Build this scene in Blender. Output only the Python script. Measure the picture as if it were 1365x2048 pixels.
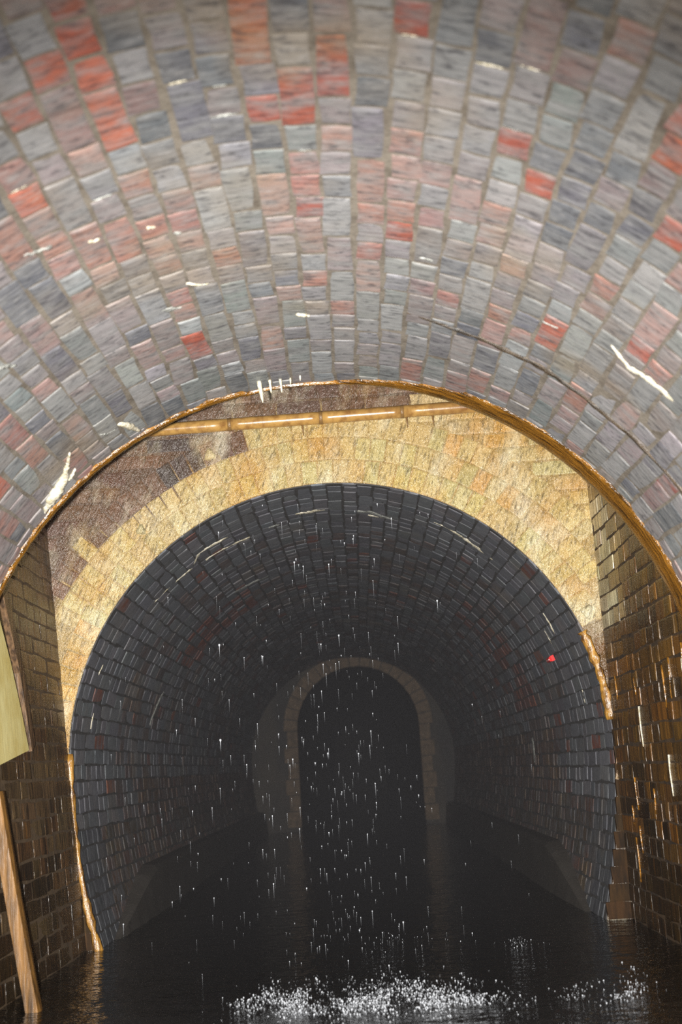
import bpy, math, random
from mathutils import Vector, Matrix, noise

random.seed(7)
for o in list(bpy.data.objects):
    bpy.data.objects.remove(o)
scene = bpy.context.scene
COL = scene.collection

# ------------------------------------------------------------------ camera
CAM_X, CAM_Z = 0.0861, 0.761
YAW, PITCH, ROLL = 0.0032, 0.2095, -0.06
cam_data = bpy.data.cameras.new('camera')
cam_data.sensor_fit = 'VERTICAL'
cam_data.sensor_height = 36.0
cam_data.lens = 36.0 * 2400.0 / 2048.0
cam_data.clip_start = 0.05
cam_data.clip_end = 100
cam_data.dof.use_dof = True
cam_data.dof.focus_distance = 5.6
cam_data.dof.aperture_fstop = 2.6
cam = bpy.data.objects.new('camera', cam_data)
COL.objects.link(cam)
fw = Vector((-math.sin(YAW) * math.cos(PITCH), math.cos(YAW) * math.cos(PITCH), math.sin(PITCH)))
r0 = Vector((math.cos(YAW), math.sin(YAW), 0))
u0 = r0.cross(fw)
rt = r0 * math.cos(ROLL) + u0 * math.sin(ROLL)
up = u0 * math.cos(ROLL) - r0 * math.sin(ROLL)
cam.matrix_world = Matrix(((rt.x, up.x, -fw.x, CAM_X), (rt.y, up.y, -fw.y, 0), (rt.z, up.z, -fw.z, CAM_Z), (0, 0, 0, 1)))
scene.camera = cam

# ------------------------------------------------------------------ world, lamps, exposure
world = bpy.data.worlds.new('world')
scene.world = world
world.use_nodes = True
world.node_tree.nodes['Background'].inputs[0].default_value = (0.55, 0.62, 0.75, 1)
world.node_tree.nodes['Background'].inputs[1].default_value = 0.02

flash = bpy.data.lights.new('hand_flash', 'SPOT')
flash.energy = 2200
flash.color = (1.0, 0.97, 0.92)
flash.spot_size = math.radians(66)
flash.spot_blend = 1.0
flash.shadow_soft_size = 0.02
flash_ob = bpy.data.objects.new('hand_flash', flash)
COL.objects.link(flash_ob)
flash_ob.location = (CAM_X - 0.10, -0.02, CAM_Z - 0.02)
FLASH_ELEV, FLASH_YAW = math.radians(5.0), math.radians(0.5)
d = Vector((math.sin(FLASH_YAW) * math.cos(FLASH_ELEV), math.cos(FLASH_YAW) * math.cos(FLASH_ELEV), math.sin(FLASH_ELEV)))
flash_ob.rotation_euler = d.to_track_quat('-Z', 'Y').to_euler()

lamp = bpy.data.lights.new('vault_fill', 'POINT')  # unseen fill light, added to brighten the near end of the vault
lamp.energy = 125
lamp.color = (1.0, 0.95, 0.88)
lamp.shadow_soft_size = 0.08
lamp_ob = bpy.data.objects.new('vault_fill', lamp)
COL.objects.link(lamp_ob)
lamp_ob.location = (0.0, 0.35, 0.55)

vs = scene.view_settings
vs.view_transform = 'Standard'
vs.look = 'None'
vs.gamma = 1
vs.use_curve_mapping = False
vs.exposure = 0.0
scene.cycles.use_denoising = False
scene.cycles.use_adaptive_sampling = True
scene.cycles.adaptive_threshold = 0.04
scene.cycles.adaptive_min_samples = 16
scene.cycles.max_bounces = 3
scene.cycles.diffuse_bounces = 2
scene.cycles.glossy_bounces = 2
scene.cycles.transmission_bounces = 1
scene.cycles.volume_bounces = 0

# ------------------------------------------------------------------ dimensions of the place (metres)
R = 1.30            # tunnel radius
SZ = 0.85           # spring line above the water
Y_RIM = 4.22        # end of the near vault, start of the shaft
Y_FACE = 5.83       # portal face across the shaft
Y_FAR = 15.7        # narrower second portal
PITCH_C = math.pi * R / 52   # course pitch

def lin(c):
    c /= 255.0
    return c / 12.92 if c <= 0.04045 else ((c + 0.055) / 1.055) ** 2.4
def rgb(r, g, b):
    return (lin(r), lin(g), lin(b))

# ------------------------------------------------------------------ helpers
def tag(o, label=None, cat=None, kind=None, group=None):
    if label: o['label'] = label
    if cat: o['category'] = cat
    if kind: o['kind'] = kind
    if group: o['group'] = group
    return o

def mesh_obj(name, verts, faces, mat, parent=None, smooth=False, cols=None):
    me = bpy.data.meshes.new(name)
    me.from_pydata(verts, [], faces)
    me.update()
    if smooth:
        me.polygons.foreach_set('use_smooth', [True] * len(me.polygons))
    if cols is not None:
        a = me.color_attributes.new('tint', 'FLOAT_COLOR', 'POINT')
        flat = []
        for c in cols: flat.extend((c[0], c[1], c[2], 1.0))
        a.data.foreach_set('color', flat)
    me.materials.append(mat)
    o = bpy.data.objects.new(name, me)
    COL.objects.link(o)
    if parent: o.parent = parent
    return o

class Nodes:
    def __init__(self, name):
        self.m = bpy.data.materials.new(name)
        self.m.use_nodes = True
        self.t = self.m.node_tree
        self.b = self.t.nodes['Principled BSDF']
    def n(self, kind, **kw):
        nd = self.t.nodes.new(kind)
        for k, v in kw.items(): setattr(nd, k, v)
        return nd
    def l(self, a, b): self.t.links.new(a, b)
    def noise(self, scale_vec, scale=1.0, detail=3, rough=0.6, rot=(0, 0, 0)):
        g = self.n('ShaderNodeNewGeometry')
        mp = self.n('ShaderNodeMapping')
        mp.inputs['Scale'].default_value = scale_vec
        src = g.outputs['Position']
        if rot != (0, 0, 0):
            mr = self.n('ShaderNodeMapping')
            mr.inputs['Rotation'].default_value = rot
            self.l(src, mr.inputs['Vector'])
            src = mr.outputs[0]
        self.l(src, mp.inputs['Vector'])
        t = self.n('ShaderNodeTexNoise')
        t.inputs['Scale'].default_value = scale
        t.inputs['Detail'].default_value = detail
        t.inputs['Roughness'].default_value = rough
        self.l(mp.outputs[0], t.inputs['Vector'])
        return t.outputs['Fac']
    def ramp(self, fac, p0, p1, v0=0.0, v1=1.0):
        mr = self.n('ShaderNodeMapRange')
        mr.inputs[1].default_value = p0; mr.inputs[2].default_value = p1
        mr.inputs[3].default_value = v0; mr.inputs[4].default_value = v1
        self.l(fac, mr.inputs[0])
        return mr.outputs[0]
    def mix(self, a, b, fac, mode='MIX'):
        mx = self.n('ShaderNodeMix', data_type='RGBA', blend_type=mode)
        for s, v in ((6, a), (7, b)):
            if isinstance(v, tuple): mx.inputs[s].default_value = (v[0], v[1], v[2], 1)
            else: self.l(v, mx.inputs[s])
        if isinstance(fac, (int, float)): mx.inputs[0].default_value = fac
        else: self.l(fac, mx.inputs[0])
        return mx.outputs[2]
    def bump(self, h, strength, dist, prev=None):
        b = self.n('ShaderNodeBump')
        b.inputs['Strength'].default_value = strength
        b.inputs['Distance'].default_value = dist
        self.l(h, b.inputs['Height'])
        if prev is not None: self.l(prev, b.inputs['Normal'])
        return b.outputs[0]
    def out(self, color, rough, normal=None, spec=0.5, coat=0.0):
        if isinstance(color, tuple): self.b.inputs['Base Color'].default_value = (*color, 1)
        else: self.l(color, self.b.inputs['Base Color'])
        if isinstance(rough, (int, float)): self.b.inputs['Roughness'].default_value = rough
        else: self.l(rough, self.b.inputs['Roughness'])
        self.b.inputs['Specular IOR Level'].default_value = spec
        if coat:
            self.b.inputs['Coat Weight'].default_value = coat
            self.b.inputs['Coat Roughness'].default_value = 0.12
        if normal is not None: self.l(normal, self.b.inputs['Normal'])
        return self.m

def tint_source(N, src):
    if src == 'object':
        return N.n('ShaderNodeObjectInfo').outputs['Color']
    a = N.n('ShaderNodeAttribute'); a.attribute_name = 'tint'
    return a.outputs['Color']

# vault brick: drag marks run round the arch, patches of blue-grey film
def vault_brick_mat(name, src, film=(0.225, 0.226, 0.226), r0=0.5, r1=0.8, k=1.0):
    N = Nodes(name)
    c = tint_source(N, src)
    drag = N.noise((6, 85, 6), 1.0, 3, 0.65)
    blot = N.noise((8, 17, 8), 1.0, 3, 0.65)
    big = N.noise((2.2, 2.2, 2.2), 1.0, 2, 0.6)
    c = N.mix(c, film, N.ramp(blot, 0.40, 0.64, 0.15, 0.80))
    c = N.mix(c, rgb(148, 124, 88), N.ramp(big, 0.56, 0.72, 0, 0.4 * k))
    c = N.mix(c, (0.045, 0.043, 0.045), N.ramp(drag, 0.54, 0.76, 0, 0.6 * k))
    c = N.mix(c, (0.42, 0.42, 0.43), N.ramp(drag, 0.46, 0.28, 0, 0.35 * k))
    mott = N.noise((22, 60, 22), 1.0, 3, 0.7)
    c = N.mix(c, (0.055, 0.054, 0.06), N.ramp(mott, 0.52, 0.68, 0, 0.72 * k))
    c = N.mix(c, (0.46, 0.44, 0.43), N.ramp(mott, 0.42, 0.28, 0, 0.35 * k))
    nrm = N.bump(drag, 0.4 * k, 0.003)
    return N.out(c, N.ramp(blot, 0.35, 0.7, r0, r1), nrm, 0.4)
M_VAULT_O = vault_brick_mat('vault_brick', 'object')
M_VAULT_A = vault_brick_mat('vault_brickwork', 'attr')
FAR_FILM = rgb(98, 100, 106)
M_FARV_O = vault_brick_mat('sooted_brick', 'object', FAR_FILM, 0.65, 0.9, 0.5)
M_FARV_A = vault_brick_mat('sooted_brickwork', 'attr', FAR_FILM, 0.65, 0.9, 0.5)

def mortar_mat(name, base, dark):
    N = Nodes(name)
    f = N.noise((14, 14, 14), 1.0, 4, 0.7)
    c = N.mix(base, dark, N.ramp(f, 0.42, 0.66))
    return N.out(c, 0.85, N.bump(N.noise((90, 90, 90), 1.0, 1), 0.5, 0.004))
M_MORTAR = mortar_mat('old_mortar', rgb(130, 122, 111), rgb(98, 90, 80))
M_MORTAR_DARK = mortar_mat('wet_dark_mortar', rgb(78, 58, 34), rgb(38, 28, 18))
M_MORTAR_BROWN = mortar_mat('wet_brown_mortar', rgb(92, 74, 52), rgb(70, 54, 36))
M_MORTAR_SOOT = mortar_mat('sooted_mortar', rgb(76, 74, 74), rgb(54, 52, 50))
M_MORTAR_GOLD = None

# wet lime-coated brick of the portal face: glistening
def face_mat(name, src):
    N = Nodes(name)
    c = tint_source(N, src)
    rot = (0, math.radians(-20), 0)
    run = N.noise((78, 78, 17), 1.0, 3, 0.65, rot)
    blot = N.noise((6.5, 6.5, 3.2), 1.0, 4, 0.6, rot)
    warm = N.noise((3.1, 3.1, 2.2), 1.0, 3, 0.6, rot)
    fine = N.noise((170, 170, 52), 1.0, 3, 0.65, rot)
    lime = N.mix(c, (0.92, 0.86, 0.62), N.ramp(blot, 0.50, 0.70, 0, 0.6), 'SCREEN')
    c = N.mix(c, lime, 0.75)
    c = N.mix(c, (0.95, 0.70, 0.36), N.ramp(warm, 0.50, 0.34, 0, 0.75), 'MULTIPLY')
    c = N.mix(c, (0.06, 0.042, 0.018), N.ramp(run, 0.50, 0.70, 0, 0.62))
    nrm = N.bump(run, 1.0, 0.014)
    nrm = N.bump(fine, 0.9, 0.007, nrm)
    return N.out(c, 0.28, nrm, 1.0)
M_FACE_O = face_mat('limed_wet_brick', 'object')
M_FACE_A = face_mat('limed_wet_brickwork', 'attr')

# shaft side walls: wet iron stained brick, streaks run down
def side_mat(name, src):
    N = Nodes(name)
    c = tint_source(N, src)
    run = N.noise((48, 48, 2.6), 1.0, 4, 0.7)
    blot = N.noise((5, 5, 2.2), 1.0, 3, 0.6)
    c = N.mix(c, (0.012, 0.009, 0.006), N.ramp(run, 0.46, 0.66, 0, 0.85))
    c = N.mix(c, rgb(150, 96, 34), N.ramp(run, 0.40, 0.27, 0, 0.6))
    c = N.mix(c, (0.02, 0.014, 0.01), N.ramp(blot, 0.5, 0.7, 0, 0.6))
    return N.out(c, 0.35, N.bump(run, 0.7, 0.006), 0.6)
M_SIDE_O = side_mat('iron_stained_brick', 'object')
M_SIDE_A = side_mat('iron_stained_brickwork', 'attr')

def crust_mat(name, c0, c1, scale, rough=0.22):
    N = Nodes(name)
    f = N.noise(scale, 1.0, 4, 0.65)
    c = N.mix(c0, c1, N.ramp(f, 0.40, 0.62))
    return N.out(c, rough, N.bump(f, 0.9, 0.008), 0.8)
M_CRUST = crust_mat('iron_crust', rgb(158, 108, 36), rgb(46, 30, 13), (9, 130, 9))
M_CRUST_V = crust_mat('iron_crust_run', rgb(190, 140, 60), rgb(96, 62, 24), (60, 60, 8), 0.3)
M_CRACK = crust_mat('crack_filling', rgb(86, 70, 50), rgb(30, 25, 18), (12, 160, 12), 0.5)
M_CALCITE = crust_mat('calcite', rgb(232, 226, 208), rgb(190, 180, 150), (60, 60, 60), 0.35)
M_CALCITE_DIM = crust_mat('thin_calcite', rgb(170, 172, 166), rgb(104, 104, 100), (20, 120, 20), 0.5)

# ------------------------------------------------------------------ tunnel section
def prof(s):
    """arc position s (metres, 0 = right springing, pi*R = left springing, beyond = walls going down)
    -> x, z, inward normal"""
    top = math.pi * R
    if 0 <= s <= top:
        a = s / R
        return R * math.cos(a), SZ + R * math.sin(a), Vector((-math.cos(a), 0, -math.sin(a)))
    t = -s if s < 0 else s - top
    k = 0.17
    sg = 1 if s < 0 else -1
    x = R - k * t * t
    n = Vector((-1, 0, -2 * k * t)).normalized()
    n = Vector((n.x * sg, 0, -n.z * -1 if False else 2 * k * t)).normalized()
    return sg * x, SZ - t, n

def frame(p, n, axis=Vector((0, 1, 0))):
    t = axis.cross(n)
    return Matrix(((t.x, axis.x, n.x, p.x), (t.y, axis.y, n.y, p.y), (t.z, axis.z, n.z, p.z), (0, 0, 0, 1)))

# one worn brick: a face with an uneven arris, sides going back into the mortar
def brick_data(w, l, seed, depth=0.05):
    rg = random.Random(seed)
    def j(a): return rg.uniform(-a, a)
    hw, hl = w / 2, l / 2
    base = [(-hw, -hl), (0, -hl), (hw, -hl), (hw, 0), (hw, hl), (0, hl), (-hw, hl), (-hw, 0)]
    outer, inner, back = [], [], []
    for i, (x, y) in enumerate(base):
        ox, oy = x + j(0.0028), y + j(0.0036)
        outer.append((ox, oy, -0.0016 + j(0.0006)))
        m = 0.0052 + rg.random() * 0.004
        sx = (1 if x > 0 else -1 if x < 0 else 0); sy = (1 if y > 0 else -1 if y < 0 else 0)
        inner.append((ox - sx * m, oy - sy * m, j(0.0008)))
        back.append((x, y, -depth))
    v = back + outer + inner + [(0, 0, 0.0008 + j(0.0006))]
    f = []
    for i in range(8):
        k = (i + 1) % 8
        f.append((i, k, 8 + k, 8 + i))
        f.append((8 + i, 8 + k, 16 + k, 16 + i))
        f.append((16 + i, 16 + k, 24))
    return v, f

ST_W, ST_L, HD_L = 0.0700, 0.217, 0.105
BR = {}
def brick_bank(key, w, l, depth=0.05, n=5):
    BR[key] = [brick_data(w, l, 100 + i + int(l * 1e4), depth) for i in range(n)]
brick_bank('stretcher', ST_W, ST_L)
brick_bank('header', ST_W, HD_L)
BR_MESH = {}
def brick_mesh(key, i, mat):
    k = (key, i, mat.name)
    if k not in BR_MESH:
        v, f = BR[key][i]
        me = bpy.data.meshes.new('brick')
        me.from_pydata(v, [], f)
        me.materials.append(mat)
        me.update()
        BR_MESH[k] = me
    return BR_MESH[k]

def emit(bricks, parent, mat_obj, mat_attr, limit=300, score=None):
    """bricks: list of (matrix, key, colour). The `limit` best become objects of their own, the rest one part."""
    order = sorted(range(len(bricks)), key=lambda i: -score(bricks[i])) if score else list(range(len(bricks)))
    own = set(order[:limit])
    V, F, Cc = [], [], []
    for i, (mtx, key, col) in enumerate(bricks):
        vi = random.randrange(len(BR[key]))
        if i in own:
            o = bpy.data.objects.new('brick', brick_mesh(key, vi, mat_obj))
            COL.objects.link(o)
            o.parent = parent
            o.matrix_world = mtx
            o.color = (*col, 1)
        else:
            v, f = BR[key][vi]
            b0 = len(V)
            for p in v: V.append(mtx @ Vector(p))
            for q in f: F.append(tuple(a + b0 for a in q))
            Cc.extend([col] * len(v))
    if V:
        o = mesh_obj('brickwork', V, F, mat_attr, parent, cols=Cc)
        o['kind'] = 'stuff'

_rt, _up, _fw = rt, up, fw
def to_px(p):
    """photograph pixel of a world point (used only to pick which bricks are built singly)"""
    d = Vector(p) - Vector((CAM_X, 0, CAM_Z))
    z = d.dot(_fw)
    if z < 0.2: return -9999, -9999, z
    return 682.5 + 2400 * d.dot(_rt) / z, 1024 - 2400 * d.dot(_up) / z, z
def seen_score(b):
    x, y, z = to_px(b[0].translation)
    m = max(0, -x - 10, x - 1375, -y - 10, y - 2058)
    if z < 0.2: return -1e6
    return (-1000 - m) if m > 20 else 100 / z

def shell(name, s0, s1, y0, y1, mat, off=0.0032, thick=0.3, ns=90, ny=2):
    V, F = [], []
    for layer in (off, thick):
        for j in range(ny + 1):
            y = y0 + (y1 - y0) * j / ny
            for i in range(ns + 1):
                s = s0 + (s1 - s0) * i / ns
                x, z, n = prof(s)
                V.append((x - n.x * layer, y, z - n.z * layer))
    W = ns + 1; L = W * (ny + 1)
    for j in range(ny):
        for i in range(ns):
            a = j * W + i
            F.append((a, a + 1, a + W + 1, a + W))
            F.append((L + a, L + a + W, L + a + W + 1, L + a + 1))
    for i in range(ns):
        F.append((i, L + i, L + i + 1, i + 1))
        a = ny * W + i
        F.append((a, a + 1, L + a + 1, L + a))
    return mesh_obj(name, V, F, mat)

def lay_courses(s_list, y0, y1, place, colour, jit=0.0009, header_p=0.62):
    """place(s) -> (x, z, normal).  Runs mixed stretchers and headers along y for every course."""
    out = []
    for ci, s in enumerate(s_list):
        x, z, n = place(s)
        y = y0 - random.uniform(0, 0.2)
        first = True
        while y < y1 - 0.03:
            key = 'header' if random.random() < (header_p(y) if callable(header_p) else header_p) else 'stretcher'
            l = HD_L if key == 'header' else ST_L
            gap = 0.009
            a, b = y, y + l
            sc = 1.0
            if a < y0:
                if b < y0 + 0.05: y = b + gap; continue
                sc = (b - y0) / l; a = y0
            if b > y1 or y1 - b < 0.05:
                sc *= (y1 - a) / (b - a); b = y1
            mid = (a + b) / 2
            ax0 = Vector((0, 1, 0))
            nn = n.copy(); nn.y += random.uniform(-0.02, 0.02); nn.normalize()
            p = Vector((x, mid, z)) + n * max(-0.0014, min(0.0022, random.gauss(0, jit))) + ax0.cross(n) * random.gauss(0, 0.0025)
            ax = Vector((0, 1, 0)); ax = (ax - nn * ax.dot(nn)).normalized()
            m = frame(p, nn, ax) @ Matrix.Rotation(random.gauss(0, 0.02), 4, 'Z') @ Matrix.Diagonal((random.uniform(0.96, 1.03), sc, 1, 1))
            out.append((m, key, colour(s, mid)))
            y = b + gap
    return out

def jitter(c, a=0.12):
    k = 1 + random.uniform(-a, a)
    return tuple(max(0.004, v * k * (1 + random.uniform(-0.05, 0.05))) for v in c)

# ------------------------------------------------------------------ swept deposits
def deposit(name, pts, mat, parent, seg=5):
    """pts: list of (point, outward normal, width, height) -> low rounded ridge with closed ends"""
    V, F = [], []
    n = len(pts)
    for i, (p, nr, w, h) in enumerate(pts):
        a = pts[max(i - 1, 0)][0]; b = pts[min(i + 1, n - 1)][0]
        t = (Vector(b) - Vector(a)).normalized()
        side = t.cross(nr).normalized()
        for k in range(seg + 1):
            th = math.pi * k / seg
            V.append(Vector(p) + side * (math.cos(th) * w / 2) + Vector(nr) * (math.sin(th) * h) - Vector(nr) * 0.002)
    W = seg + 1
    for i in range(n - 1):
        for k in range(seg):
            a = i * W + k
            F.append((a, a + W, a + W + 1, a + 1))
        F.append((i * W, i * W + seg, (i + 1) * W + seg, (i + 1) * W))
    F.append(tuple(range(W)))
    F.append(tuple(reversed([(n - 1) * W + k for k in range(W)])))
    return mesh_obj(name, V, F, mat, parent, smooth=True)

def on_vault(deg, y, lift=0.0):
    a = math.radians(deg)
    n = Vector((-math.cos(a), 0, -math.sin(a)))
    return Vector((R * math.cos(a), y, SZ + R * math.sin(a))) + n * lift, n

def vault_streak(name, nodes, mat, parent, steps=6, rag=0.3, seed=0):
    """nodes: (deg, y, width, height) along a run on the arch"""
    rg = random.Random(seed)
    pts = []
    for a, b in zip(nodes[:-1], nodes[1:]):
        for k in range(steps):
            f = k / steps
            v = [a[i] + (b[i] - a[i]) * f for i in range(4)]
            p, n = on_vault(v[0], v[1] + rg.uniform(-1, 1) * 0.0016)
            pts.append((p, n, v[2] * (1 + rg.uniform(-rag, rag)), v[3] * (1 + rg.uniform(-rag, rag))))
    v = nodes[-1]
    p, n = on_vault(v[0], v[1])
    pts.append((p, n, v[2], v[3]))
    return deposit(name, pts, mat, parent)

# ================================================================== NEAR VAULT
WALL_COURSES = 11
S_ALL = [PITCH_C * (i + 0.5) for i in range(-WALL_COURSES, 52 + WALL_COURSES)]
S0, S1 = -WALL_COURSES * PITCH_C - 0.12, math.pi * R + WALL_COURSES * PITCH_C + 0.12

ceiling = shell('ceiling_near', S0, S1, -0.6, Y_RIM - 0.004, M_MORTAR, thick=0.32)
tag(ceiling, 'grey and red brick barrel vault overhead, ending at the open shaft', 'vault', 'structure')

GREYS = [rgb(148, 149, 150), rgb(138, 135, 135), rgb(126, 130, 131), rgb(154, 153, 154), rgb(146, 135, 135), rgb(134, 126, 124)]
SALMON = [rgb(164, 126, 116), rgb(160, 116, 104), rgb(152, 126, 120), rgb(166, 138, 128)]
REDS = [rgb(170, 84, 62), rgb(156, 78, 60), rgb(178, 98, 74)]
DARKS = [rgb(106, 108, 116), rgb(94, 96, 102), rgb(116, 114, 120)]
MARK_RED = [(108.1, 2.09), (104.3, 2.04), (104.4, 2.2), (97.2, 2.68), (97, 2.07), (83.8, 2.24), (68.1, 2.38), (111.4, 2.08), (64.8, 2.46), (54.2, 2.09), (79, 2.05), (89, 2.02)]
MARK_DARK = [(61.2, 2.52), (57, 2.56), (53.6, 2.48), (57.3, 2.71), (60.8, 2.64), (61.1, 2.41)]
MARK_GREY = [(81.6, 2.14), (77, 2.2), (74.4, 2.17), (72, 2.35), (68.3, 2.55), (64, 2.25), (60.8, 2.16), (66, 2.2), (70, 2.15)]
def near_mark(lst, deg, y, da, dy):
    return any(abs(deg - a) < da and abs(y - b) < dy for a, b in lst)
def near_colour(s, y):
    deg = math.degrees(s / R)
    if near_mark(MARK_RED, deg, y, 1.3, 0.06): return jitter(random.choice(REDS), 0.1)
    if near_mark(MARK_DARK, deg, y, 1.8, 0.07): return jitter(random.choice(DARKS), 0.1)
    if near_mark(MARK_GREY, deg, y, 2.0, 0.09): return jitter(random.choice(GREYS[:4]), 0.08)
    r = random.random()
    if deg < 8 or deg > 168:
        return jitter(random.choice([rgb(92, 80, 66), rgb(76, 66, 56), rgb(100, 84, 62)]))
    if y < 2.45:
        if r < 0.42: return jitter(random.choice(GREYS))
        if r < 0.70: return jitter(random.choice(DARKS))
        if r < 0.93: return jitter(random.choice(SALMON + [rgb(146, 118, 116), rgb(138, 112, 112)]))
        return jitter(random.choice(REDS))
    if y < 3.0:
        band = 0.55 if 62 < deg < 122 and 2.5 < y < 2.85 else 0.25
        if r < band: return jitter(random.choice(SALMON))
        if r < band + 0.07: return jitter(random.choice(REDS))
        if r < band + 0.17: return jitter(random.choice(DARKS))
        return jitter(random.choice(GREYS))
    if r < 0.17: return jitter(random.choice(SALMON))
    if r < 0.185 and y < 3.7: return jitter(random.choice(REDS))
    if r < 0.29: return jitter(random.choice(DARKS))
    return jitter(random.choice(GREYS))

bricks = lay_courses(S_ALL, -0.6, Y_RIM, prof, near_colour, 0.0009, lambda y: 0.86 if y < 3.1 else 0.52)
emit(bricks, ceiling, M_VAULT_O, M_VAULT_A, 300, seen_score)

# wet iron crust hanging on the arris of the arch, thick on the right
pts = []
for i in range(0, 181):
    deg = i
    a = math.radians(deg)
    n = Vector((-math.cos(a), 0, -math.sin(a)))
    g = noise.noise(Vector((deg * 0.35, 3.1, 0))) * 0.5 + 0.5
    if deg < 88: w = 0.02 + (0.11 + 0.08 * g) * min(1, (88 - deg) / 26)
    elif deg < 102: w = 0.016 + 0.012 * g
    else: w = 0.03 + 0.045 * g
    h = 0.007 + 0.008 * (noise.noise(Vector((deg * 0.6, 9.0, 0))) * 0.5 + 0.5)
    p = Vector((R * math.cos(a), Y_RIM - w * 0.45 + 0.012, SZ + R * math.sin(a)))
    pts.append((p, n, w, h))
crust = deposit('iron_crust', pts, M_CRUST, ceiling, seg=8)
crust['label'] = 'amber wet iron crust along the arch edge'

# old opened joint running round the right haunch
ck = vault_streak('crack_filling', [(76, 3.48, 0.010, 0.004), (70, 3.52, 0.022, 0.006), (62.7, 3.54, 0.032, 0.007), (55, 3.55, 0.036, 0.007),
                   (46.6, 3.58, 0.034, 0.007), (39.4, 3.58, 0.03, 0.007), (30, 3.57, 0.024, 0.006), (18, 3.57, 0.01, 0.006)], M_CRACK, ceiling, 8, 0.35, 3)

CAL_GLINT = [
    [(58.8, 3.22, 0.010, 0.003), (56.5, 3.21, 0.016, 0.004)],
    [(49.8, 3.12, 0.012, 0.004), (46.5, 3.17, 0.022, 0.006), (43.6, 3.15, 0.026, 0.006), (39.8, 3.15, 0.014, 0.004)],
    [(119.2, 2.63, 0.008, 0.004), (117.6, 2.65, 0.014, 0.006), (116.2, 2.66, 0.01, 0.005)],
    [(104.2, 3.15, 0.006, 0.003), (102.7, 3.18, 0.016, 0.005), (101.6, 3.19, 0.008, 0.004)],
    [(108.3, 3.27, 0.012, 0.004), (107.2, 3.29, 0.022, 0.004), (105.8, 3.30, 0.01, 0.003)],
    [(91.2, 3.53, 0.012, 0.006), (90.2, 3.54, 0.014, 0.008), (89.4, 3.55, 0.008, 0.005)],
    [(129.2, 3.05, 0.01, 0.005), (128.0, 3.08, 0.016, 0.006), (127.2, 3.11, 0.008, 0.004)],
    [(121.2, 3.97, 0.012, 0.005), (120.2, 4.03, 0.026, 0.010), (119.6, 4.10, 0.02, 0.010), (119.0, 4.15, 0.008, 0.006)],
    [(124.4, 3.95, 0.010, 0.004), (123.4, 3.99, 0.018, 0.005), (122.2, 4.0, 0.01, 0.004)],
    [(112.6, 2.72, 0.008, 0.004), (111.4, 2.73, 0.014, 0.006)],
    [(103.5, 2.83, 0.012, 0.006), (102.9, 2.84, 0.012, 0.006)],
    [(106.2, 2.76, 0.012, 0.006), (105.4, 2.77, 0.012, 0.006)],
    [(75.2, 3.06, 0.008, 0.003), (73.6, 3.07, 0.012, 0.004)],
]
rg = random.Random(21)
top_bricks = [b for b in bricks if 1.9 < b[0].translation.y < 2.5 and seen_score(b) > 0]
for b in rg.sample(top_bricks, 10):  # specular glints on brick edges, drawn as thin white streaks
    p = b[0].translation
    dg = math.degrees(math.atan2(p.z - SZ, p.x))
    yy = p.y + (HD_L if b[1] == 'header' else ST_L) / 2 * b[0].to_scale().y
    e0, e1 = rg.uniform(0.5, 1.5), rg.uniform(0.5, 1.5)
    CAL_GLINT.append([(dg + e0, yy, 0.002, 0.002), (dg, yy, 0.007, 0.0035), (dg - e1, yy, 0.002, 0.002)])
for k, nd in enumerate(CAL_GLINT):
    vault_streak('white_streak', nd, M_CALCITE if k % 2 else M_CALCITE_DIM, ceiling, 4, 0.6, 50 + k)  # the painted brick-edge glints share the calcite materials
# flowstone tongue on the left edge of the arch, with a split upper end
fl = vault_streak('flowstone', [(129.6, 3.90, 0.006, 0.006), (131.0, 3.97, 0.016, 0.012), (132.6, 4.03, 0.032, 0.02), (134.6, 4.07, 0.05, 0.03),
                                (136.6, 4.10, 0.052, 0.026), (138.2, 4.13, 0.022, 0.012), (138.9, 4.15, 0.006, 0.006)], M_CALCITE, ceiling, 5, 0.18, 5)
fl['label'] = 'white flowstone tongue'
vault_streak('flowstone', [(130.6, 4.06, 0.006, 0.006), (131.6, 4.08, 0.012, 0.01), (132.6, 4.10, 0.01, 0.008)], M_CALCITE, ceiling, 4, 0.3, 6)

def stalactite(deg, y, r, length, lean=0.0):
    p, n = on_vault(deg, y, -0.004)
    V, F = [], []
    segs, rings = 7, 6
    for i in range(rings + 1):
        f = i / rings
        rr = r * (1.25 - 0.75 * f) * (1 + 0.12 * math.sin(7 * f + deg))
        if i == rings: rr *= 0.35
        c = p + Vector((lean * f, 0.004 * math.sin(3 * f), -length * f))
        for k in range(segs):
            th = 2 * math.pi * k / segs
            V.append(c + Vector((rr * math.cos(th), rr * math.sin(th), 0)))
    for i in range(rings):
        for k in range(segs):
            a = i * segs + k; b = i * segs + (k + 1) % segs
            F.append((a, a + segs, b + segs, b))
    F.append(tuple(range(segs)))
    F.append(tuple(rings * segs + k for k in reversed(range(segs))))
    return mesh_obj('stalactite', V, F, M_CALCITE, ceiling, smooth=True)
stalactite(98.6, 4.12, 0.008, 0.085, 0.012)
stalactite(96.9, 4.14, 0.005, 0.05, 0.004)
stalactite(95.2, 4.14, 0.0045, 0.055, 0.004)
stalactite(93.6, 4.15, 0.003, 0.03)
stalactite(92.0, 4.13, 0.003, 0.022)

# ================================================================== SHAFT SIDE WALLS
def left_x(z): return -(R + 0.085 * (z - SZ))
def right_place(s): return R, s, Vector((-1, 0, 0))
def left_place(s): return left_x(s), s, Vector((1, 0, 0.085)).normalized()

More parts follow.
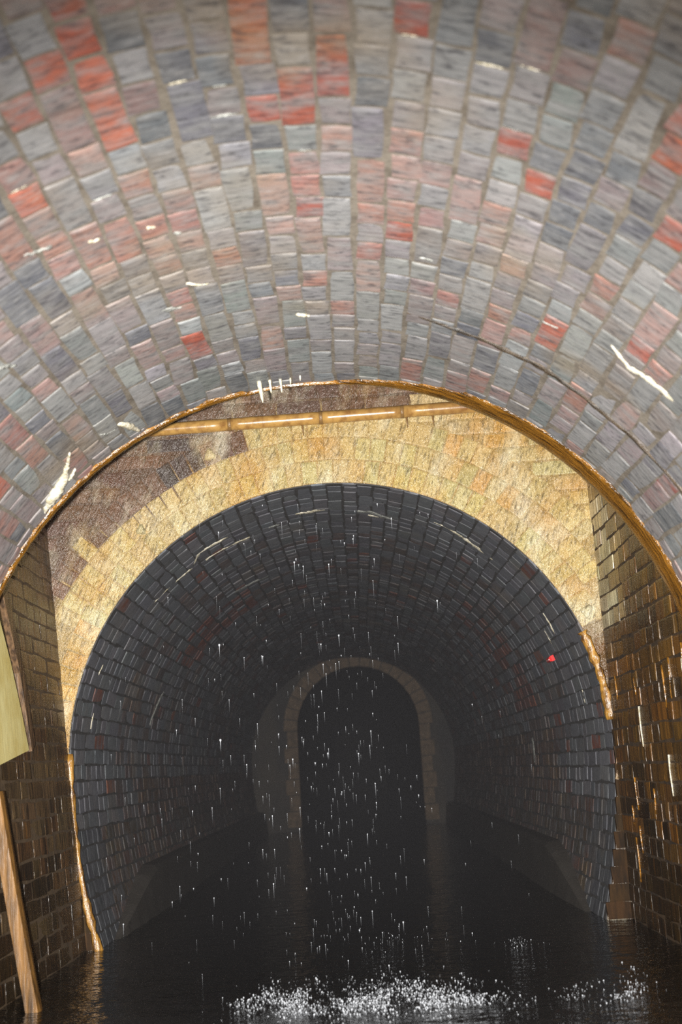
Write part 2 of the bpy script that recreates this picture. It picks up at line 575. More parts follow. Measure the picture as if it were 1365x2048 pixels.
def side_wall(name, place, y0, y1, z0, z1, sign):
    V, F = [], []
    for off in (0.003 if sign > 0 else 0.002, 0.25):
        for z in (z0, z1):
            x, _, n = place(z)
            for y in (y0, y1):
                V.append((x - n.x * off, y, z))
    F = [(0, 1, 3, 2), (4, 6, 7, 5), (0, 2, 6, 4), (1, 5, 7, 3), (0, 4, 5, 1), (2, 3, 7, 6)]
    return mesh_obj(name, V, F, M_MORTAR_DARK if sign > 0 else M_MORTAR_BROWN)

def right_colour(z, y):
    r = random.random()
    if 1.36 < z < 1.98 and y > 5.50: return jitter(random.choice([rgb(240, 228, 190), rgb(228, 214, 176), rgb(214, 198, 158)]))  # patch of light on the wall, painted as pale bricks
    if 1.36 < z < 2.15 and y > 5.30: return jitter(random.choice([rgb(170, 142, 96), rgb(150, 122, 76)]))  # fading edge of the painted light patch
    if z < 0.62 and r < 1.25 - z * 1.6: return jitter(rgb(58, 43, 24), 0.2)   # shade low on the wall, painted into the brick colour
    if r < 0.45: return jitter(rgb(112, 80, 36), 0.15)
    if r < 0.65: return jitter(rgb(122, 82, 34), 0.15)
    if r < 0.75: return jitter(rgb(78, 58, 32), 0.15)
    return jitter(rgb(98, 70, 36), 0.15)
def left_colour(z, y):
    if z < 0.5 and random.random() < 1.2 - z * 1.7: return jitter(rgb(62, 48, 32), 0.12)  # darkness at the wall foot, put into the brick colour
    return jitter(random.choice([rgb(104, 84, 58), rgb(94, 74, 50), rgb(108, 88, 62), rgb(98, 74, 48)]), 0.07)

zs = [PITCH_C * (i + 0.5) for i in range(-1, 42)]
wall_right = side_wall('wall_right', right_place, Y_RIM, Y_FACE + 0.02, -0.1, 3.4, 1)
tag(wall_right, 'dark amber-stained wet brick shaft wall on the right, with a lit patch painted in beside the portal', 'wall', 'structure')
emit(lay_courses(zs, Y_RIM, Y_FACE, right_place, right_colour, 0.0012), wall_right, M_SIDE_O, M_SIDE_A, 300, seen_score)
wall_left = side_wall('wall_left', left_place, Y_RIM, Y_FACE + 0.02, -0.1, 3.4, -1)
tag(wall_left, 'brown wet brick shaft wall on the left, leaning inward below', 'wall', 'structure')
emit(lay_courses(zs, Y_RIM, Y_FACE, left_place, left_colour, 0.0006), wall_left, M_SIDE_O, M_SIDE_A, 300, seen_score)

# runs of mineral down the right wall
rg = random.Random(5)
for k in range(14):
    y = rg.uniform(4.4, 5.75); z1 = rg.uniform(0.35, 1.15); ln = rg.uniform(0.06, 0.2)
    pts = []
    for i in range(6):
        f = i / 5
        pts.append((Vector((R - 0.001, y + 0.006 * math.sin(4 * f + k), z1 - ln * f)), Vector((-1, 0, 0)), rg.uniform(0.005, 0.010) * (1.2 - f * 0.8), 0.005 + 0.002 * (1 - f)))
    deposit('mineral_run', pts, M_CRUST if k % 6 else M_CALCITE, wall_right, 4)

# ================================================================== PORTAL FACE
FACE_N = Vector((0, -1, 0))
V, F = [], []
NSEG = 80
prof_s = [S0 + (S1 - S0) * i / NSEG for i in range(NSEG + 1)]
XO, ZO = 1.62, 3.4
NRAD = 14
Ct = []
def lime_shade_tint(x, z):
    rad = math.hypot(x, z - SZ)
    if z < SZ: return rgb(70, 52, 32)
    if x > 0.9 and z < 1.40: return rgb(112, 80, 40)  # shaded lower right of the face, put into the tint
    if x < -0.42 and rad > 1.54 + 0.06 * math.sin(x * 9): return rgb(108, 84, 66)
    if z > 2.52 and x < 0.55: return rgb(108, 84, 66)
    return rgb(182, 154, 98)
for yo in (Y_FACE + 0.0036, Y_FACE + 0.24):
    for q in range(NRAD + 1):
        fq = q / NRAD
        for s in prof_s:
            x, z, n = prof(s)
            x, z = x - n.x * 0.004, z - n.z * 0.004
            d = Vector((x, 0, z - SZ))
            if s < 0: ox, oz = XO, z
            elif s > math.pi * R: ox, oz = -XO, z
            else:
                k = min(XO / max(abs(d.x), 1e-6), (ZO - SZ) / max(d.z, 1e-6))
                ox, oz = d.x * k, SZ + d.z * k
            x, z = x + (ox - x) * fq, z + (oz - z) * fq
            V.append((x, yo, z)); Ct.append(lime_shade_tint(x, z))
W = NSEG + 1
LB = W * (NRAD + 1)
for q in range(NRAD):
    for i in range(NSEG):
        a = q * W + i
        F.append((a, a + 1, a + W + 1, a + W))
        F.append((LB + a, LB + a + W, LB + a + W + 1, LB + a + 1))
for i in range(NSEG):
    a = NRAD * W + i
    F.append((a, a + 1, LB + a + 1, LB + a))
wall_back = mesh_obj('wall_back', V, F, M_FACE_A, cols=Ct)
tag(wall_back, 'glistening golden brick portal face around the dark tunnel arch', 'wall', 'structure')

RB_L = 0.112
BR['ring'] = [brick_data(0.0715, RB_L, 300 + i, 0.026) for i in range(5)]
BR['half'] = [brick_data(0.0700, 0.104, 340 + i, 0.026) for i in range(5)]
BR['course'] = [brick_data(0.0665, 0.216, 320 + i, 0.026) for i in range(5)]
GOLD = [rgb(206, 184, 128), rgb(210, 188, 132), rgb(202, 178, 120), rgb(208, 182, 122)]
AMBER = [rgb(206, 160, 86), rgb(198, 152, 80), rgb(208, 166, 96)]
UMBER = [rgb(120, 94, 76), rgb(112, 88, 74), rgb(126, 98, 76)]
BLUEBLACK = [rgb(98, 84, 76), rgb(92, 80, 74)]
def face_colour(x, z, ring):
    deg = math.degrees(math.atan2(z - SZ, x)); rad = math.hypot(x, z - SZ)
    r = random.random()
    if x > 0.9 and z < 1.40: return jitter(random.choice([rgb(120, 84, 40), rgb(104, 72, 34)]))  # shade below the light's edge, painted as brown bricks
    if x < -1.12 and z < 1.55: return jitter(random.choice(AMBER))
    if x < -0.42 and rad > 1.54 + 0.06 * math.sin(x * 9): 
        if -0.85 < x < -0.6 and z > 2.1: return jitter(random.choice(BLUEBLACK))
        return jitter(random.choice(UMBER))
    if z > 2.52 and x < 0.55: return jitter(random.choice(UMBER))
    if 0.42 < x < 1.0 and rad > 1.45 and r < 0.3: return jitter(rgb(206, 168, 100), 0.04)
    return jitter(random.choice(GOLD), 0.05)

fb = []
for ring in range(3):
    rm = R + 0.004 + (RB_L + 0.006) * (ring + 0.5)
    nb = int(math.pi * rm / 0.0775)
    for i in range(-3 if ring == 0 else 0, nb + (3 if ring == 0 else 0)):
        a = math.pi * (i + 0.5) / nb
        x, z = rm * math.cos(a), SZ + rm * math.sin(a)
        if x > R - 0.02 or x < left_x(z) + 0.02: 
            if ring > 0: continue
        p = Vector((x, Y_FACE + max(-0.002, min(0.0008, random.gauss(0, 0.001))), z))
        ax = Vector((math.cos(a), 0, math.sin(a)))
        m = frame(p, FACE_N, ax) @ Matrix.Diagonal((random.uniform(0.97, 1.03), random.uniform(0.97, 1.01), 1, 1))
        fb.append((m, 'ring', face_colour(x, z, ring)))
for j in range(0, 44):
    z = PITCH_C * (j + 0.5)
    x = -1.6 + (j % 2) * 0.11 + random.uniform(0, 0.05)
    while x < 1.6:
        put = None
        for key, hl in (('course', 0.108), ('half', 0.052)):
            ok = True
            for dx in (0.0, hl, 2 * hl):
                if math.hypot(x + dx, z - SZ) < R + 0.365 or abs(x + dx) > 1.58: ok = False
            if z < SZ and abs(x) < R + 0.16: ok = False
            if ok: put = (key, hl); break
        if put is None:
            x += 0.02; continue
        key, hl = put
        m = frame(Vector((x + hl, Y_FACE + 0.0008 + max(-0.002, min(0.0006, random.gauss(0, 0.001))), z)), FACE_N, Vector((1, 0, 0)))
        fb.append((m, key, face_colour(x + hl, z, 9)))
        x += 2 * hl + 0.009
foot = []
for side in (1, -1):
    for j in range(11):
        z = PITCH_C * (j + 0.5)
        x = side * (abs(prof(-(SZ - z))[0]) + 0.058)
        m = frame(Vector((x, Y_FACE, z)), FACE_N, Vector((1, 0, 0))) @ Matrix.Diagonal((1.1, 1.12, 1, 1))
        foot.append((m, 'half', jitter(rgb(62, 46, 28) if side > 0 else rgb(92, 70, 44))))
def face_score(b):
    p = b[0].translation
    if p.x > R + 0.05 or p.x < left_x(p.z) - 0.05 or p.z > 2.85: return -1
    return 10 - abs(math.hypot(p.x, p.z - SZ) - R) if p.z > SZ else -1
emit(fb, wall_back, M_FACE_O, M_FACE_A, 278, face_score)
N = Nodes('matte_stained_brick')
c = tint_source(N, 'object')
M_FOOT = N.out(N.mix(c, (0.012, 0.01, 0.008), N.ramp(N.noise((30, 30, 5), 1.0, 3), 0.42, 0.62, 0, 0.7)), 0.85, None, 0.1)
emit(foot, wall_back, M_FOOT, M_FOOT, 300)

# crust on the two arrises of the opening
def arris(s_from, s_to, w0, mat, seed):
    rg = random.Random(seed); pts = []
    for i in range(25):
        s = s_from + (s_to - s_from) * i / 24
        x, z, n = prof(s)
        nr = (n * 0.6 + FACE_N * 0.8).normalized()
        w = w0 * (0.6 + 0.8 * rg.random())
        pts.append((Vector((x, Y_FACE - 0.002, z)) + n * 0.004, nr, w, 0.014 + 0.008 * rg.random()))
    return deposit('mineral_crust', pts, mat, wall_back, 6)
arris(math.pi * R - 0.05, math.pi * R + 0.88, 0.036, M_CRUST_V, 1)
arris(0.50, 0.06, 0.045, M_CRUST_V, 2)
# lime blisters on the face
rg = random.Random(11)
BL = [(-0.574, 2.334, 0.03), (-0.93, 1.97, 0.026), (1.235, 1.43, 0.032)]
for (x, z, r) in BL:
    V, F = [], []
    NR, NS = 4, 10
    ph = rg.random() * 6
    for i in range(NR + 1):
        f = i / NR
        for k in range(NS):
            th = 2 * math.pi * k / NS
            rr = r * f * (1 + 0.25 * math.sin(3 * th + ph) + 0.1 * math.sin(5 * th))
            V.append((x + rr * math.cos(th), Y_FACE - 0.004 - 0.014 * (1 - f * f) + (0.008 if i == NR else 0), z + rr * math.sin(th) * 1.15))
    for i in range(NR):
        for k in range(NS):
            a = i * NS + k; b = i * NS + (k + 1) % NS
            F.append((a, a + NS, b + NS, b))
    o = mesh_obj('lime_blister', V, F, M_FACE_O, wall_back, smooth=True)
    o.color = (*rgb(206, 192, 146), 1)

# shaft wall above the near vault (faces away from the view)
V = []
NSEG2 = 60
F = []
for yo in (Y_RIM - 0.24, Y_RIM - 0.006):
    for i in range(NSEG2 + 1):
        a = math.pi * i / NSEG2
        V.append(((R + 0.33) * math.cos(a), yo, SZ + (R + 0.33) * math.sin(a)))
    for i in range(NSEG2 + 1):
        a = math.pi * i / NSEG2
        c, s_ = math.cos(a), math.sin(a)
        k = min(1.9 / max(abs(c), 1e-6), 2.55 / max(s_, 1e-6))
        V.append((c * k, yo, SZ + s_ * k))
W2 = NSEG2 + 1
for i in range(NSEG2):
    F.append((i, W2 + i, W2 + i + 1, i + 1))
    F.append((2 * W2 + i, 2 * W2 + i + 1, 3 * W2 + i + 1, 3 * W2 + i))
wf = mesh_obj('wall_front', V, F, M_MORTAR_DARK)
tag(wf, 'rough dark shaft wall rising above the near brick vault', 'wall', 'structure')

# ================================================================== FAR VAULT
far = shell('ceiling_far', S0, S1, Y_FACE + 0.03, Y_FAR, M_MORTAR_SOOT, thick=0.3, ny=4)
tag(far, 'dark blue-grey brick tunnel lining beyond the golden portal', 'vault', 'structure')
FG = [rgb(112, 115, 120), rgb(102, 104, 109), rgb(116, 117, 121), rgb(98, 96, 100), rgb(122, 122, 126)]
FR = [rgb(124, 66, 44), rgb(112, 62, 46), rgb(134, 76, 50)]
def far_colour(s, y):
    deg = math.degrees(s / R); r = random.random()
    if deg < -14 or deg > 194:
        if y > 6.4: return jitter(random.choice([rgb(86, 66, 44), rgb(92, 62, 44), rgb(74, 62, 44)]), 0.2)
        return jitter(rgb(70, 72, 76), 0.15)
    if 8.1 < y < 9.0 and (10 < deg < 50 or 118 < deg < 150) and r < 0.75: return jitter(random.choice(FR))
    if y > 7.5 and (deg < 4 or deg > 182): return jitter(random.choice([rgb(96, 70, 46), rgb(88, 62, 48)]), 0.2)
    if r < 0.03: return jitter(random.choice(FR), 0.15)
    if y > 7 and r < 0.3: return jitter(rgb(98, 82, 76), 0.15)
    return jitter(random.choice(FG), 0.08)
fbr = lay_courses(S_ALL, Y_FACE + 0.03, Y_FAR, prof, far_colour, 0.0008)
emit(fbr, far, M_FARV_O, M_FARV_A, 300, seen_score)

FAR_CAL = [
    [(98.2, 6.46, 0.01, 0.004), (95, 6.47, 0.04, 0.006), (91, 6.45, 0.012, 0.004)],
    [(83.2, 6.50, 0.03, 0.005), (80, 6.50, 0.03, 0.006), (74, 6.62, 0.012, 0.004)],
    [(80.5, 6.58, 0.01, 0.004), (77, 6.60, 0.012, 0.004)],
    [(64.4, 6.34, 0.012, 0.004), (58, 6.36, 0.02, 0.006), (55, 6.39, 0.03, 0.008), (52.4, 6.42, 0.025, 0.006), (48, 6.45, 0.01, 0.004)],
    [(126.3, 6.53, 0.006, 0.005), (123.2, 6.38, 0.014, 0.007), (119, 6.40, 0.026, 0.008), (115.5, 6.42, 0.012, 0.004)],
    [(123, 6.62, 0.012, 0.005), (117, 6.64, 0.016, 0.005), (110.8, 6.68, 0.02, 0.005)],
    [(139.5, 6.5, 0.006, 0.003), (131, 6.56, 0.01, 0.004), (127, 6.58, 0.022, 0.005)],
    [(105.5, 6.62, 0.02, 0.004), (102.5, 6.63, 0.03, 0.004)],
    [(168.6, 7.96, 0.02, 0.005), (163, 8.06, 0.03, 0.006), (157.7, 8.17, 0.012, 0.004)],
    [(122, 8.0, 0.02, 0.005), (116, 8.05, 0.03, 0.005), (111, 8.1, 0.02, 0.004)],
    [(30.5, 6.46, 0.01, 0.004), (27.5, 6.47, 0.02, 0.006), (25, 6.5, 0.01, 0.004)],
    [(27, 6.7, 0.008, 0.003), (23.5, 6.72, 0.014, 0.004)],
    [(1.5, 8.57, 0.03, 0.006), (-2, 8.54, 0.05, 0.007), (-6, 8.5, 0.03, 0.005)],
    [(10.5, 6.40, 0.008, 0.004), (7.5, 6.40, 0.014, 0.006)],
    [(160, 6.15, 0.006, 0.004), (157.5, 6.17, 0.012, 0.005)],
    [(172, 6.25, 0.006, 0.004), (168.5, 6.26, 0.012, 0.006)],
]
for k, nd in enumerate(FAR_CAL):
    vault_streak('white_streak', [(q[0], q[1], q[2] * 1.7, q[3]) for q in nd], M_CALCITE if nd[0][2] < 0.013 else M_CALCITE_DIM, far, 5, 0.4, 90 + k)

# low kerbs at the foot of the far tunnel walls
def kerb(name, side, label):
    V, F = [], []
    ny = 40
    for j in range(ny + 1):
        y = Y_FACE + 0.1 + (Y_FAR - Y_FACE - 0.1) * j / ny; tp = min(1, max(0, (y - 6.0) / 1.3))
        b = 0.008 * noise.noise(Vector((y * 2, side * 3, 0)))
        xw = side * (R - 0.03)
        for (dx, z) in ((0.03, 0.27 + b), (-0.065 + b, 0.26 + b), (-0.09, 0.235), (-0.125, -0.08)):
            V.append((xw + side * (dx - 0.03), y, z if z < 0 else -0.05 + (z + 0.05) * tp))
    for j in range(ny):
        for k in range(3):
            a = j * 4 + k
            F.append((a, a + 1, a + 5, a + 4) if side < 0 else (a, a + 4, a + 5, a + 1))
    F.append((0, 1, 2, 3)); 
    o = mesh_obj(name, V, F, M_KERB)
    return tag(o, label, 'kerb', 'structure')
N = Nodes('wet_kerb_stone')
f1 = N.noise((5, 5, 5), 1.0, 4)
M_KERB = N.out(N.mix(rgb(84, 80, 76), rgb(58, 54, 48), f1), 0.5, N.bump(N.noise((40, 40, 40), 1.0, 3), 0.4, 0.006))
kerb('trim_1', 1, 'wet grey kerb along the right foot of the far tunnel')
kerb('trim_2', -1, 'wet grey kerb along the left foot of the far tunnel')

# second, narrower portal far inside
V, F = [], []
HR, HX = 0.79, 0.09
HC = 2.04 - HR
hole = [(HX + HR, -0.1)] + [(HX + HR * math.cos(math.pi * i / 24), HC + HR * math.sin(math.pi * i / 24)) for i in range(25)] + [(HX - HR, -0.1)]
def outer_pt(x, z):
    if z <= HC: return (math.copysign(1.7, x - HX), z)
    dx, dz = x - HX, z - HC
    k = min(1.6 / max(abs(dx), 1e-6), 1.5 / max(dz, 1e-6))
    return (HX + dx * k, HC + dz * k)
for yo in (Y_FAR, Y_FAR + 0.35):
    for (x, z) in hole: V.append((x, yo, z))
    for (x, z) in hole:
        a = outer_pt(x, z); V.append((a[0], yo, a[1]))
H = len(hole)
for i in range(H - 1):
    F.append((i, i + 1, H + i + 1, H + i))
    F.append((i, 2 * H + i, 2 * H + i + 1, i + 1))
    F.append((2 * H + i, 3 * H + i, 3 * H + i + 1, 2 * H + i + 1))
N = Nodes('pale_limed_stone')
f1 = N.noise((3, 3, 1.2), 1.0, 4)
M_FARWALL = N.out(N.mix(rgb(66, 59, 50), rgb(46, 43, 42), N.ramp(f1, 0.4, 0.62)), 0.7, N.bump(N.noise((20, 20, 20), 1.0, 3), 0.5, 0.02))
wfar = mesh_obj('wall_far', V, F, M_FARWALL)
tag(wfar, 'faint narrower stone arch deep inside the tunnel', 'wall', 'structure')
M_RINGSTONE = mortar_mat('arch_stone', rgb(118, 100, 82), rgb(88, 76, 64))
# its ring of arch stones
for i in range(19):
    a0 = math.pi * i / 19 + 0.008; a1 = math.pi * (i + 1) / 19 - 0.008
    vv = []
    for yy in (Y_FAR - 0.05 - 0.01 * (i % 3), Y_FAR + 0.02):
        for (aa, rr) in ((a0, HR - 0.005), (a1, HR - 0.005), (a1, HR + 0.17), (a0, HR + 0.17)):
            vv.append((HX + rr * math.cos(aa), yy, HC + rr * math.sin(aa)))
    mesh_obj('stone', vv, [(0, 1, 2, 3), (4, 7, 6, 5), (0, 4, 5, 1), (1, 5, 6, 2), (2, 6, 7, 3), (3, 7, 4, 0)], M_RINGSTONE, wfar)

for side in (-1, 1):
    for i in range(6):
        za, zb = HC - 0.2 * i - 0.006, HC - 0.2 * (i + 1) + 0.006
        xa, xb = HX + side * (HR - 0.005), HX + side * (HR + (0.17 if i % 2 else 0.13))
        vv = [(x, yy, z) for yy in (Y_FAR - 0.045 - 0.008 * (i % 2), Y_FAR + 0.02) for (x, z) in ((xa, zb), (xb, zb), (xb, za), (xa, za))]
        mesh_obj('stone', vv, [(0, 1, 2, 3), (4, 7, 6, 5), (0, 4, 5, 1), (1, 5, 6, 2), (2, 6, 7, 3), (3, 7, 4, 0)], M_RINGSTONE, wfar)

# dark continuation beyond it
V, F = [], []
for yo in (Y_FAR + 0.3, 40):
    for (x, z) in hole: V.append(((x - HX) * 1.03 + HX, yo, z + 0.02))
for i in range(H - 1): F.append((i, i + 1, H + i + 1, H + i))
F.append(tuple(H + i for i in range(H)))
cf = mesh_obj('ceiling_deep', V, F, M_MORTAR_SOOT)
tag(cf, 'black tunnel bore continuing beyond the narrow arch', 'vault', 'structure')

# ================================================================== WATER
N = Nodes('canal_water')
w1 = N.noise((5, 9, 5), 1.0, 3, 0.6)
w2 = N.noise((26, 40, 26), 1.0, 2, 0.5)
nrm = N.bump(w2, 0.35, 0.012, N.bump(w1, 0.5, 0.03))
M_WATER = N.out((0.012, 0.011, 0.010), 0.07, nrm, 0.5)
V, F = [], []
nx, ny = 40, 160
for j in range(ny + 1):
    y = -0.6 + (40.6) * (j / ny) ** 1.8
    for i in range(nx + 1):
        x = -1.32 + 2.64 * i / nx
        z = 0.006 * noise.noise(Vector((x * 4, y * 5, 0))) + 0.003 * noise.noise(Vector((x * 11, y * 13, 4)))
        V.append((x, y, z))
for j in range(ny):
    for i in range(nx):
        a = j * (nx + 1) + i
        F.append((a, a + 1, a + nx + 2, a + nx + 1))
water = mesh_obj('water', V, F, M_WATER, smooth=True)
tag(water, 'black rippled canal water along the tunnel floor', 'water', 'structure')

# ================================================================== PIPE ACROSS THE PORTAL
def tube(p0, p1, rads, segs=18):
    """rads: list of (fraction, radius)"""
    p0, p1 = Vector(p0), Vector(p1)
    t = (p1 - p0).normalized()
    u = t.cross(Vector((0, 1, 0))).normalized(); w = t.cross(u)
    V, F = [], []
    for f, r in rads:
        c = p0.lerp(p1, f)
        for k in range(segs):
            th = 2 * math.pi * k / segs
            V.append(c + u * (r * math.cos(th)) + w * (r * math.sin(th)))
    for i in range(len(rads) - 1):
        for k in range(segs):
            a = i * segs + k; b = i * segs + (k + 1) % segs
            F.append((a, b, b + segs, a + segs))
    F.append(tuple(reversed(range(segs)))); F.append(tuple((len(rads) - 1) * segs + k for k in range(segs)))
    return V, F
N = Nodes('limed_pipe')
f1 = N.noise((22, 22, 22), 1.0, 4)
f2 = N.noise((3, 3, 3), 1.0, 2)
c = N.mix(rgb(192, 150, 84), rgb(140, 98, 52), N.ramp(f1, 0.42, 0.7))
c = N.mix(c, rgb(120, 78, 44), N.ramp(f2, 0.48, 0.66, 0, 0.5))
M_PIPE = N.out(c, 0.28, N.bump(f1, 0.3, 0.004), 0.7)
N = Nodes('pipe_joint')
M_JOINT = N.out(rgb(134, 102, 60), 0.4, N.bump(N.noise((60, 60, 60), 1.0, 3), 0.6, 0.006), 0.5)
PX0, PX1, PY = -1.36, 1.29, 5.745
PZ0, PZ1 = 2.448, 2.486
pipe = bpy.data.objects.new('drain_pipe', None)
COL.objects.link(pipe)
pipe.location = (PX0, PY, PZ0)
tag(pipe, 'rust-brown pipe crossing the shaft just above the golden portal arch', 'pipe')
def pipe_at(x): return Vector((x, PY, PZ0 + (PZ1 - PZ0) * (x - PX0) / (PX1 - PX0)))
def add_local(name, V, F, mat, parent, loc, smooth=True):
    o = mesh_obj(name, [Vector(v) - Vector(loc) for v in V], F, mat, parent, smooth)
    return o
PL = tuple(pipe.location)
cuts = [PX0, -0.46, -0.005, 0.40, PX1]
for a, b in zip(cuts[:-1], cuts[1:]):
    V, F = tube(pipe_at(a + 0.002), pipe_at(b - 0.002), [(k / 10, 0.0315 + 0.0008 * math.sin(k * 2 + a * 7)) for k in range(11)])
    add_local('pipe_length', V, F, M_PIPE, pipe, PL)
for x in cuts[1:-1]:
    V, F = tube(pipe_at(x - 0.009), pipe_at(x + 0.009), [(0, 0.0318), (0.2, 0.0335), (0.8, 0.0335), (1, 0.0318)])
    add_local('joint_collar', V, F, M_JOINT, pipe, PL)
for x in (-0.10, 0.42, 0.55):   # short lime whiskers hanging under the pipe
    p = pipe_at(x)
    V, F = tube(p + Vector((0, 0, -0.025)), p + Vector((0.004, 0, -0.085)), [(0, 0.006), (0.5, 0.004), (1, 0.0015)], 7)
    add_local('drip_whisker', V, F, M_JOINT, pipe, PL)

# ================================================================== THINGS ON THE LEFT WALL
N = Nodes('pale_lit_sheet')
f1 = N.noise((8, 8, 5), 1.0, 3)
M_SHEET = N.out(N.mix(rgb(236, 224, 160), rgb(214, 194, 120), N.ramp(f1, 0.35, 0.65)), 0.35, N.bump(N.noise((60, 60, 9), 1.0, 2), 0.25, 0.004), 0.6)
def wl(y, z, off): 
    n = Vector((1, 0, 0.085)).normalized()
    return Vector((left_x(z), y, z)) + n * off
def slab_on_left(name, corners, o0, o1, mat, tilt=0.0):
    """corners: (y, z) loop; slab between offsets o0 and o1 from the wall"""
    n = len(corners)
    V = [wl(y, z, o1 + tilt * (y - 4.4)) for y, z in corners] + [wl(y, z, o0 + tilt * (y - 4.4)) for y, z in corners]
    F = [tuple(range(n)), tuple(reversed(range(n, 2 * n)))]
    for i in range(n):
        k = (i + 1) % n
        F.append((i, n + i, n + k, k))
    return mesh_obj(name, V, F, mat)
sheet = slab_on_left('lit_patch_sheet', [(4.30, 0.80), (4.55, 0.835), (4.95, 0.90), (4.90, 1.05), (4.82, 1.25), (4.73, 1.42), (4.64, 1.55), (4.50, 1.75), (4.30, 1.80)], 0.006, 0.018, M_SHEET, 0.06)  # lit patch of the wall, added as a pale sheet
tag(sheet, 'smooth pale yellow sheet standing in for a lit patch of the left shaft wall', 'sheet')
N = Nodes('wet_brown_timber')
g1 = N.noise((60, 60, 5), 1.0, 4)
M_TIMBER = N.out(N.mix(rgb(124, 96, 68), rgb(64, 48, 34), N.ramp(g1, 0.38, 0.62)), 0.4, N.bump(g1, 0.5, 0.006), 0.5)
bat = slab_on_left('edge_batten', [(5.06, 0.90), (5.12, 0.93), (5.04, 1.25), (4.94, 1.48), (4.83, 1.68), (4.76, 1.66), (4.87, 1.45), (4.98, 1.22)], 0.008, 0.034, M_TIMBER)
tag(bat, 'narrow brown timber batten beside the edge of the pale lit-patch sheet', 'batten')
# fender post standing in the water at the near left corner of the shaft
N = Nodes('amber_timber')
g1 = N.noise((50, 50, 4), 1.0, 4)
M_POST = N.out(N.mix(rgb(134, 96, 48), rgb(64, 45, 24), N.ramp(g1, 0.4, 0.66)), 0.4, N.bump(g1, 0.6, 0.006), 0.5)
V = []
for (z, cx) in ((-0.15, -1.075), (0.0, -1.092), (0.3, -1.148), (0.55, -1.193), (0.75, -1.226)):
    for (dx, dy) in ((-0.022, -0.03), (0.022, -0.03), (0.026, 0.0), (0.022, 0.03), (-0.022, 0.03)):
        V.append((cx + dx, 4.40 + dy, z))
F = []
for i in range(4):
    for k in range(5):
        a = i * 5 + k; b = i * 5 + (k + 1) % 5
        F.append((a, b, b + 5, a + 5))
F.append(tuple(reversed(range(5)))); F.append(tuple(20 + k for k in range(5)))
post = mesh_obj('fender_post', V, F, M_POST)
tag(post, 'amber wet timber post leaning out of the water at the left', 'post')

# ================================================================== RED REFLECTOR
N = Nodes('red_reflector')
M_RED = N.out((0.75, 0.02, 0.02), 0.25, None, 0.8)
N = Nodes('reflector_gleam')
M_GLEAM = N.out((0.9, 0.45, 0.42), 0.2, None, 0.8)
p, n = on_vault(20.2, 6.86, 0.004)
refl = bpy.data.objects.new('red_reflector', None)
COL.objects.link(refl)
refl.matrix_world = frame(p, n)
tag(refl, 'small bright red reflector stuck on the far tunnel wall', 'reflector')
def bevel_plate(hx, hy, h, z0=0.0, ch=0.006):
    V = []
    for (k, z) in ((0, z0), (0, z0 + h * 0.6), (ch, z0 + h)):
        V += [(-hx + k, -hy + k, z), (hx - k, -hy + k, z), (hx - k, hy - k, z), (-hx + k, hy - k, z)]
    F = [(3, 2, 1, 0), (8, 9, 10, 11)]
    for l in range(2):
        for i in range(4):
            k = (i + 1) % 4
            F.append((l * 4 + i, l * 4 + k, l * 4 + 4 + k, l * 4 + 4 + i))
    return V, F
V, F = bevel_plate(0.016, 0.055, 0.03)
mesh_obj('lens', V, F, M_RED, refl)
V, F = bevel_plate(0.004, 0.045, 0.006, 0.028, 0.001)
mesh_obj('gleam_bar', V, F, M_GLEAM, refl)

# ================================================================== FALLING WATER AND SPLASHES
N = Nodes('water_bead')
M_BEAD = N.out((0.62, 0.65, 0.70), 0.06, None, 1.0)
def drop(V, F, p, r, ln, lean=0.0):
    """teardrop: round head below, drawn-out tail above or below"""
    b = len(V)
    prof_d = [(-1.0, 0.0), (-0.7, 0.72), (0.0, 1.0), (0.7, 0.66), (1.4, 0.22)]
    S = 5
    V.append(p + Vector((0, 0, r)))
    for (zz, rr) in prof_d[1:]:
        for k in range(S):
            th = 2 * math.pi * k / S
            V.append(p + Vector((rr * r * math.cos(th), rr * r * math.sin(th), -zz * r)))
    V.append(p + Vector((lean * ln, 0, -1.3 * r - ln)))
    for k in range(S): F.append((b, b + 1 + k, b + 1 + (k + 1) % S))
    for i in range(3):
        for k in range(S):
            a = b + 1 + i * S + k; c = b + 1 + i * S + (k + 1) % S
            F.append((a, a + S, c + S, c))
    e = b + 1 + 4 * S
    for k in range(S): F.append((e - S + k, e, e - S + (k + 1) % S))
rg = random.Random(17)
V, F = [], []
for i in range(520):
    t = rg.random()
    if t < 0.55: x = rg.gauss(0.02, 0.14)
    elif t < 0.85: x = rg.gauss(-0.28, 0.26)
    else: x = rg.uniform(-0.9, 0.75)
    z = rg.uniform(0.03, 1.85)
    if rg.random() < 0.3: z = rg.uniform(0.03, 0.9)
    y = rg.uniform(4.5, 5.6)
    q = rg.random()
    r = 0.0008 + 0.0021 * q ** 3
    ln = rg.uniform(0.004, 0.035) if rg.random() < 0.6 else rg.uniform(0.03, 0.08)
    drop(V, F, Vector((x, y, z)), r, ln)
for (x, z, r) in ((-0.47, 1.29, 0.005), (-0.48, 0.9, 0.005), (0.03, 1.3, 0.004), (-0.14, 1.62, 0.004), (0.45, 1.42, 0.004)):
    drop(V, F, Vector((x, 5.0, z)), r, 0.05)
o = mesh_obj('falling_water', V, F, M_BEAD, None, True)
tag(o, 'scattered bright droplets of water falling down the shaft', 'droplets', 'stuff')

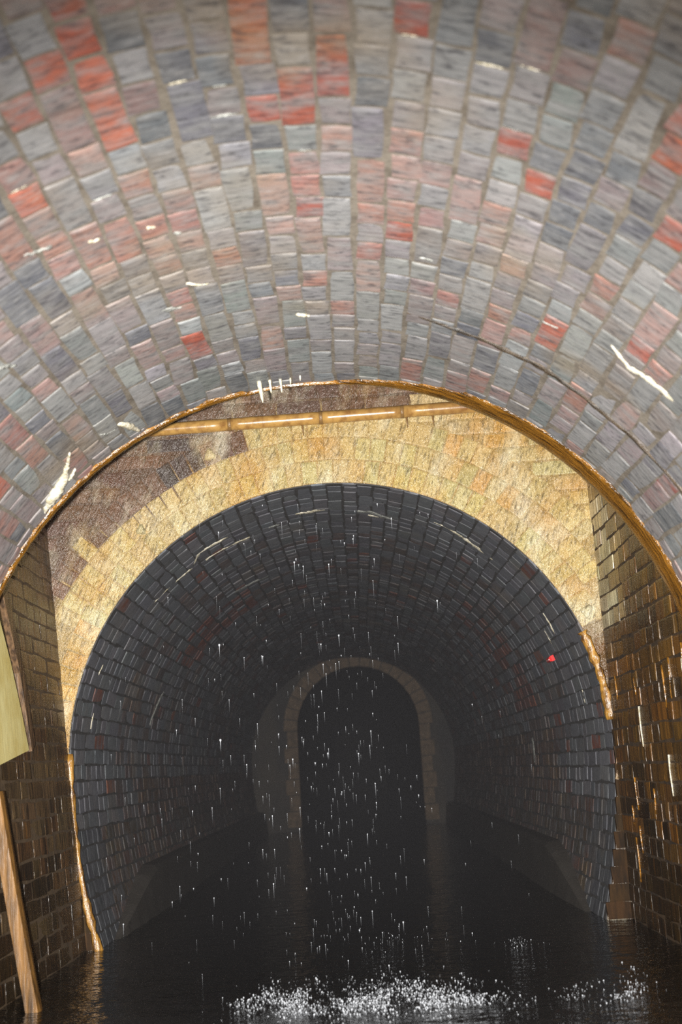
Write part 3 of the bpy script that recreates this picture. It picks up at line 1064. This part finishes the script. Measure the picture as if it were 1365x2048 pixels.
def splash(clumps, n, label, seed, hmax=0.12):
    rg = random.Random(seed)
    V, F = [], []
    for i in range(n):
        cx, cy, sx, sy, hh = rg.choice(clumps)
        x = rg.gauss(cx, sx); y = rg.gauss(cy, sy)
        if abs(x) > 1.05: continue
        e = max(0, 1 - abs(x - cx) / (2.2 * sx + 1e-6))
        z = abs(rg.gauss(0, hh * 0.5)) * (0.4 + 0.6 * e) + 0.006
        if noise.noise(Vector((x * 13, y * 6, z * 16))) < rg.uniform(-0.25, 0.3): continue
        r = 0.0006 + 0.0019 * rg.random() ** 3
        drop(V, F, Vector((x, y, z)), r, rg.uniform(0.002, 0.014), rg.uniform(-0.8, 0.8))
    o = mesh_obj('water_splash', V, F, M_BEAD, None, True)
    tag(o, label, 'splash', 'stuff')
splash([(-0.26, 4.2, 0.07, 0.10, 0.07), (-0.10, 4.12, 0.06, 0.10, 0.07), (0.10, 4.1, 0.10, 0.12, 0.08), (0.22, 4.15, 0.10, 0.12, 0.08), (0.40, 4.05, 0.07, 0.1, 0.07), (0.16, 3.98, 0.12, 0.06, 0.06)], 5200,
       'wide frothy white splash on the water below the falling droplets', 3)
splash([(0.92, 4.1, 0.035, 0.08, 0.07), (0.77, 4.05, 0.045, 0.08, 0.05), (0.84, 4.0, 0.03, 0.05, 0.03)], 520, 'small bright splash on the water at the right wall foot', 4)
splash([(0.70, 5.2, 0.04, 0.06, 0.03)], 70, 'little splash on the dark water farther into the shaft', 5)
splash([(0.22, 5.6, 0.05, 0.08, 0.03), (0.05, 5.3, 0.2, 0.2, 0.02)], 90, 'faint sprinkle of splashes in mid water before the arch', 6)

# ================================================================== SPRAY HAZE hanging in the shaft and the bore beyond
HZ = bpy.data.materials.new('spray_haze')
HZ.use_nodes = True
HZ.node_tree.nodes.clear()
ho = HZ.node_tree.nodes.new('ShaderNodeOutputMaterial')
hv = HZ.node_tree.nodes.new('ShaderNodeVolumeScatter')
hv.inputs['Color'].default_value = (0.92, 0.91, 1.0, 1)
hv.inputs['Density'].default_value = 0.0115
hv.inputs['Anisotropy'].default_value = 0.0
HZ.node_tree.links.new(hv.outputs[0], ho.inputs['Volume'])
x0, x1, y0, y1, z0, z1 = -1.9, 1.9, Y_RIM + 0.36, 30.0, -0.2, 3.6
V = [(x, y, z) for x in (x0, x1) for y in (y0, y1) for z in (z0, z1)]
F = [(0, 1, 3, 2), (4, 6, 7, 5), (0, 4, 5, 1), (2, 3, 7, 6), (0, 2, 6, 4), (1, 5, 7, 3)]
hz = mesh_obj('spray_haze', V, F, HZ)
tag(hz, 'thin grey spray haze hanging in the shaft and dark tunnel', 'haze', 'stuff')
